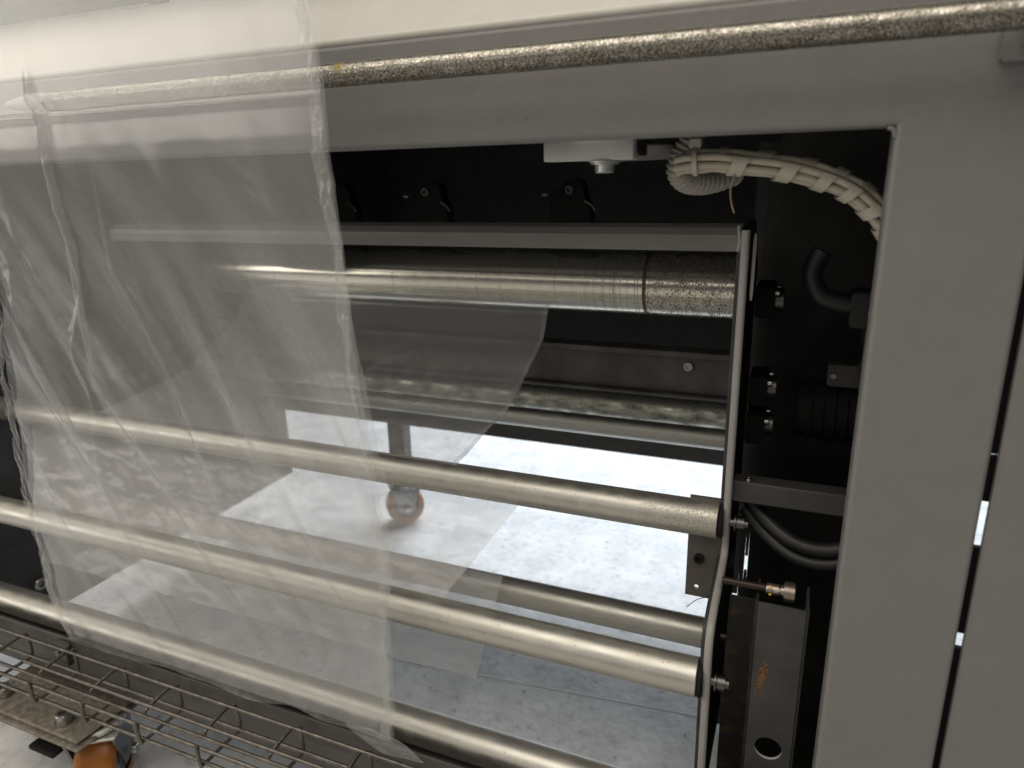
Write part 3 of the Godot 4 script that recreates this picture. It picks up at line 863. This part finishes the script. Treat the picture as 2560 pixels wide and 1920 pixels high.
func sheet(at: Callable, cols: int, rows: int) -> ArrayMesh:   # a film surface, normals by differences
	var p := PackedVector3Array()
	var n := PackedVector3Array()
	var u := PackedVector2Array()
	for r in rows + 1:
		for c in cols + 1:
			p.append(at.call(float(c) / cols, float(r) / rows)); u.append(Vector2(float(c) / cols, float(r) / rows))
	for r in rows + 1:
		for c in cols + 1:
			var dx := p[r * (cols + 1) + mini(c + 1, cols)] - p[r * (cols + 1) + maxi(c - 1, 0)]
			var dy := p[mini(r + 1, rows) * (cols + 1) + c] - p[maxi(r - 1, 0) * (cols + 1) + c]
			n.append(dy.cross(dx).normalized())
	var d := fresh()
	grid(p, n, u, cols + 1, d)
	return made(d)

func films() -> void:
	var left := [[1.3870, -1.0295], [1.2187, -1.0834], [1.0499, -1.1317], [0.9930, -1.1367], [0.9172, -1.1630], [0.8450, -1.1824], [0.7603, -1.1995], [0.6516, -1.2210], [0.5950, -1.2270], [0.5069, -1.2329], [0.4347, -1.2398], [0.3933, -1.2386], [0.3525, -1.2316]]
	var right := [[1.45, -0.5030], [1.3316, -0.4993], [1.2872, -0.4919], [1.2389, -0.4929], [1.1809, -0.4922], [1.1317, -0.4905], [1.0855, -0.4872], [1.0155, -0.4871], [0.9412, -0.4864], [0.8686, -0.4833], [0.8309, -0.4803], [0.7852, -0.4795], [0.7517, -0.4783], [0.6808, -0.4818], [0.5898, -0.4883], [0.5080, -0.4963], [0.4206, -0.5056], [0.3553, -0.5138]]
	var big := noise(1.0, 2, 101)
	var fine := noise(1.0, 3, 103)
	var crinkle := noise(1.0, 3, 107, FastNoiseLite.TYPE_SIMPLEX)
	var edge_n := noise(11.0, 3, 111)
	var bulge := func(u: float, y: float, x: float, layer: float) -> float:
		var near: float = minf(u, 1.0 - u)
		var slack: float = clampf((1.22 - y) * 3.0, 0.06, 1.0) * clampf((y - 0.25) * 2.4, 0.15, 1.0)
		var s: float = x + 0.42 * y          # folds lean a little
		var v := big.get_noise_2d(s * 5.5, y * 1.3 + layer * 9.0) * 0.046
		v += fine.get_noise_2d(s * 22.0, y * 2.6 + layer * 31.0) * 0.0020
		v += crinkle.get_noise_2d(s * 60.0 + y * 12.0, y * 22.0 - layer * 17.0) * 0.0011
		var e: float = exp(-near * 34.0)
		v += crinkle.get_noise_2d(s * 150.0, y * 70.0) * 0.0034 * e
		return v * slack * (0.35 + 0.65 * clampf(near * 9.0, 0.0, 1.0) + 0.4 * e)
	var pleat_line := [[1.2616, -0.9440], [1.2439, -0.9289], [1.1954, -0.9364], [1.1236, -0.9396], [1.0800, -0.9334], [0.9945, -0.9470], [0.8885, -0.9569], [0.70, -0.975]]
	var front := func(u: float, v: float) -> Vector3:
		var y := lerpf(1.62, 0.327 + 0.0025 * sin(u * 19.0), v)
		var xl := along(left, y) + edge_n.get_noise_1d(y) * 0.0045
		var xr := along(right, y) + edge_n.get_noise_1d(y + 5.0) * 0.0035
		var x := lerpf(xl, xr, u)
		return Vector3(x, y, film_z(y) + 0.006 + bulge.call(u, y, x, 0.0) + 0.0035 * exp(-pow((y - 1.239) / 0.004, 2.0)) + 0.010 * exp(-pow((x - along(pleat_line, y)) / 0.007, 2.0)) * clampf((y - 0.6) * 4.0, 0.0, 1.0) * (1.0 if y < 1.262 else exp((1.262 - y) * 60.0)))
	var back := func(u: float, v: float) -> Vector3:
		var y := lerpf(1.62, 0.329, v)
		var xl := along(left, y) + edge_n.get_noise_1d(y) * 0.0045 + 0.0015
		var xr := along(right, y) + edge_n.get_noise_1d(y + 5.0) * 0.0035 - 0.0015
		var x := lerpf(xl, xr, u)
		return Vector3(x, y, film_z(y) - 0.003 + bulge.call(u, y, x, 1.0) * (0.6 if y > 0.75 else 0.35))
	var t := thing("hanging_film", "clear milky plastic film hanging over the rod and down the rollers", "plastic film")
	put("outer_layer", sheet(front, 190, 420), M.film, t)
	put("inner_layer", sheet(back, 120, 260), M.film, t)
	# gathered hems along both sides
	for side in 2:
		var hem := func(u: float, v: float) -> Vector3:
			var y := lerpf(1.50 if side else 1.26, 0.34, v)
			var width := 0.015 + 0.008 * edge_n.get_noise_1d(y * 0.7 + 3.0 * side)
			var x: float = (along(right, y) + edge_n.get_noise_1d(y + 5.0) * 0.0035 + 0.001) if side else (along(left, y) + edge_n.get_noise_1d(y) * 0.0045 - 0.001)
			x += (u - 1.0 if side else u) * width
			return Vector3(x, y, film_z(y) + 0.010 + crinkle.get_noise_2d(x * 110.0, y * 26.0) * 0.0032 + 0.001 * sin(y * 90.0 + side))
		put("hem", sheet(hem, 10, 420), M.film_edge, t)
	# pleat running down from the tip of the rod
	var pleat := func(u: float, v: float) -> Vector3:
		var y := lerpf(1.262, 0.86, v)
		var x := along(pleat_line, y) + (u - 0.3) * (0.007 + 0.012 * sin(PI * pow(v, 0.7)))
		return Vector3(x, y, film_z(y) + 0.012 + 0.007 * sin(u * PI) * (1.0 - 0.5 * v) + crinkle.get_noise_2d(x * 120.0, y * 30.0) * 0.0022)
	put("pleat", sheet(pleat, 14, 160), M.film_pleat, t)
	# turned-up corner at the bottom
	var tail := func(u: float, v: float) -> Vector3:
		var a := Vector3(-0.60 + 0.088 * u, 0.345, 0.034)
		var b := Vector3(-0.56 + 0.112 * u, 0.3135 + 0.020 * u * u * u, 0.034 + 0.014 * u)
		return a.lerp(b, v) + Vector3(0, 0, 0.002 * sin(u * 9.0 + v * 5.0))
	put("curled_corner", sheet(tail, 16, 12), M.film_edge, t)
	# web from the drive roller to the first idler
	var prof := smooth_path([Vector3(0, 0.893, -0.640), Vector3(0, 0.862, -0.636), Vector3(0, 0.8145, -0.600), Vector3(0, 0.775, -0.5177), Vector3(0, 0.7276, -0.4177), Vector3(0, 0.7136, -0.31), Vector3(0, 0.7015, -0.215), Vector3(0, 0.6985, -0.192)], 12)
	var web := func(u: float, v: float) -> Vector3:
		var q: Vector3 = prof[mini(int(round(v * (prof.size() - 1))), prof.size() - 1)]
		var x := lerpf(-1.34, -0.50 + edge_n.get_noise_1d(v * 0.8) * 0.002, u)
		return q + Vector3(x, crinkle.get_noise_2d(x * 9.0, v * 4.0) * 0.003 * sin(v * PI) + crinkle.get_noise_2d(x * 60.0, v * 50.0) * 0.0012 * clampf((u - 0.8) * 5.0, 0.1, 1.0), 0)
	var selvage := func(u: float, v: float) -> Vector3: return web.call(0.988 + 0.012 * u, v) + Vector3(0.0004, 0.0012, 0.0006)
	var t2 := thing("film_web", "clear film web sagging from the drive roller to the idler roller", "plastic film")
	put("web", sheet(web, 120, prof.size() - 1), M.film_in, t2)
	put("selvage", sheet(selvage, 3, prof.size() - 1), M.film_edge, t2)
	# web from that idler down behind the next one
	var web2 := func(u: float, v: float) -> Vector3:
		var y := lerpf(0.650, 0.500, v)
		var xr := lerpf(-0.388, -0.492, v) + edge_n.get_noise_1d(v * 1.1 + 8.0) * 0.003
		var x := lerpf(lerpf(-1.60, -1.45, v), xr, u)
		return Vector3(x, y, lerpf(-0.216, -0.0865, v) + crinkle.get_noise_2d(x * 9.0, v * 4.0) * 0.004)
	var t3 := thing("film_web", "clear film web slanting between the two middle idler rollers", "plastic film")
	put("web", sheet(web2, 90, 40), M.film_in, t3)
	var web3 := func(u: float, v: float) -> Vector3:
		var y := lerpf(0.448, 0.309, v)
		var xr := lerpf(-0.462, -0.468, v)
		var x := lerpf(lerpf(-1.66, -1.60, v), xr, u)
		return Vector3(x, y, lerpf(-0.279, -0.165, v) + crinkle.get_noise_2d(x * 9.0, v * 4.0 + 7.0) * 0.003)
	var t4 := thing("film_web", "lowest clear film web, hanging from the set-back roller", "plastic film")
	put("web", sheet(web3, 90, 30), M.film_in, t4)
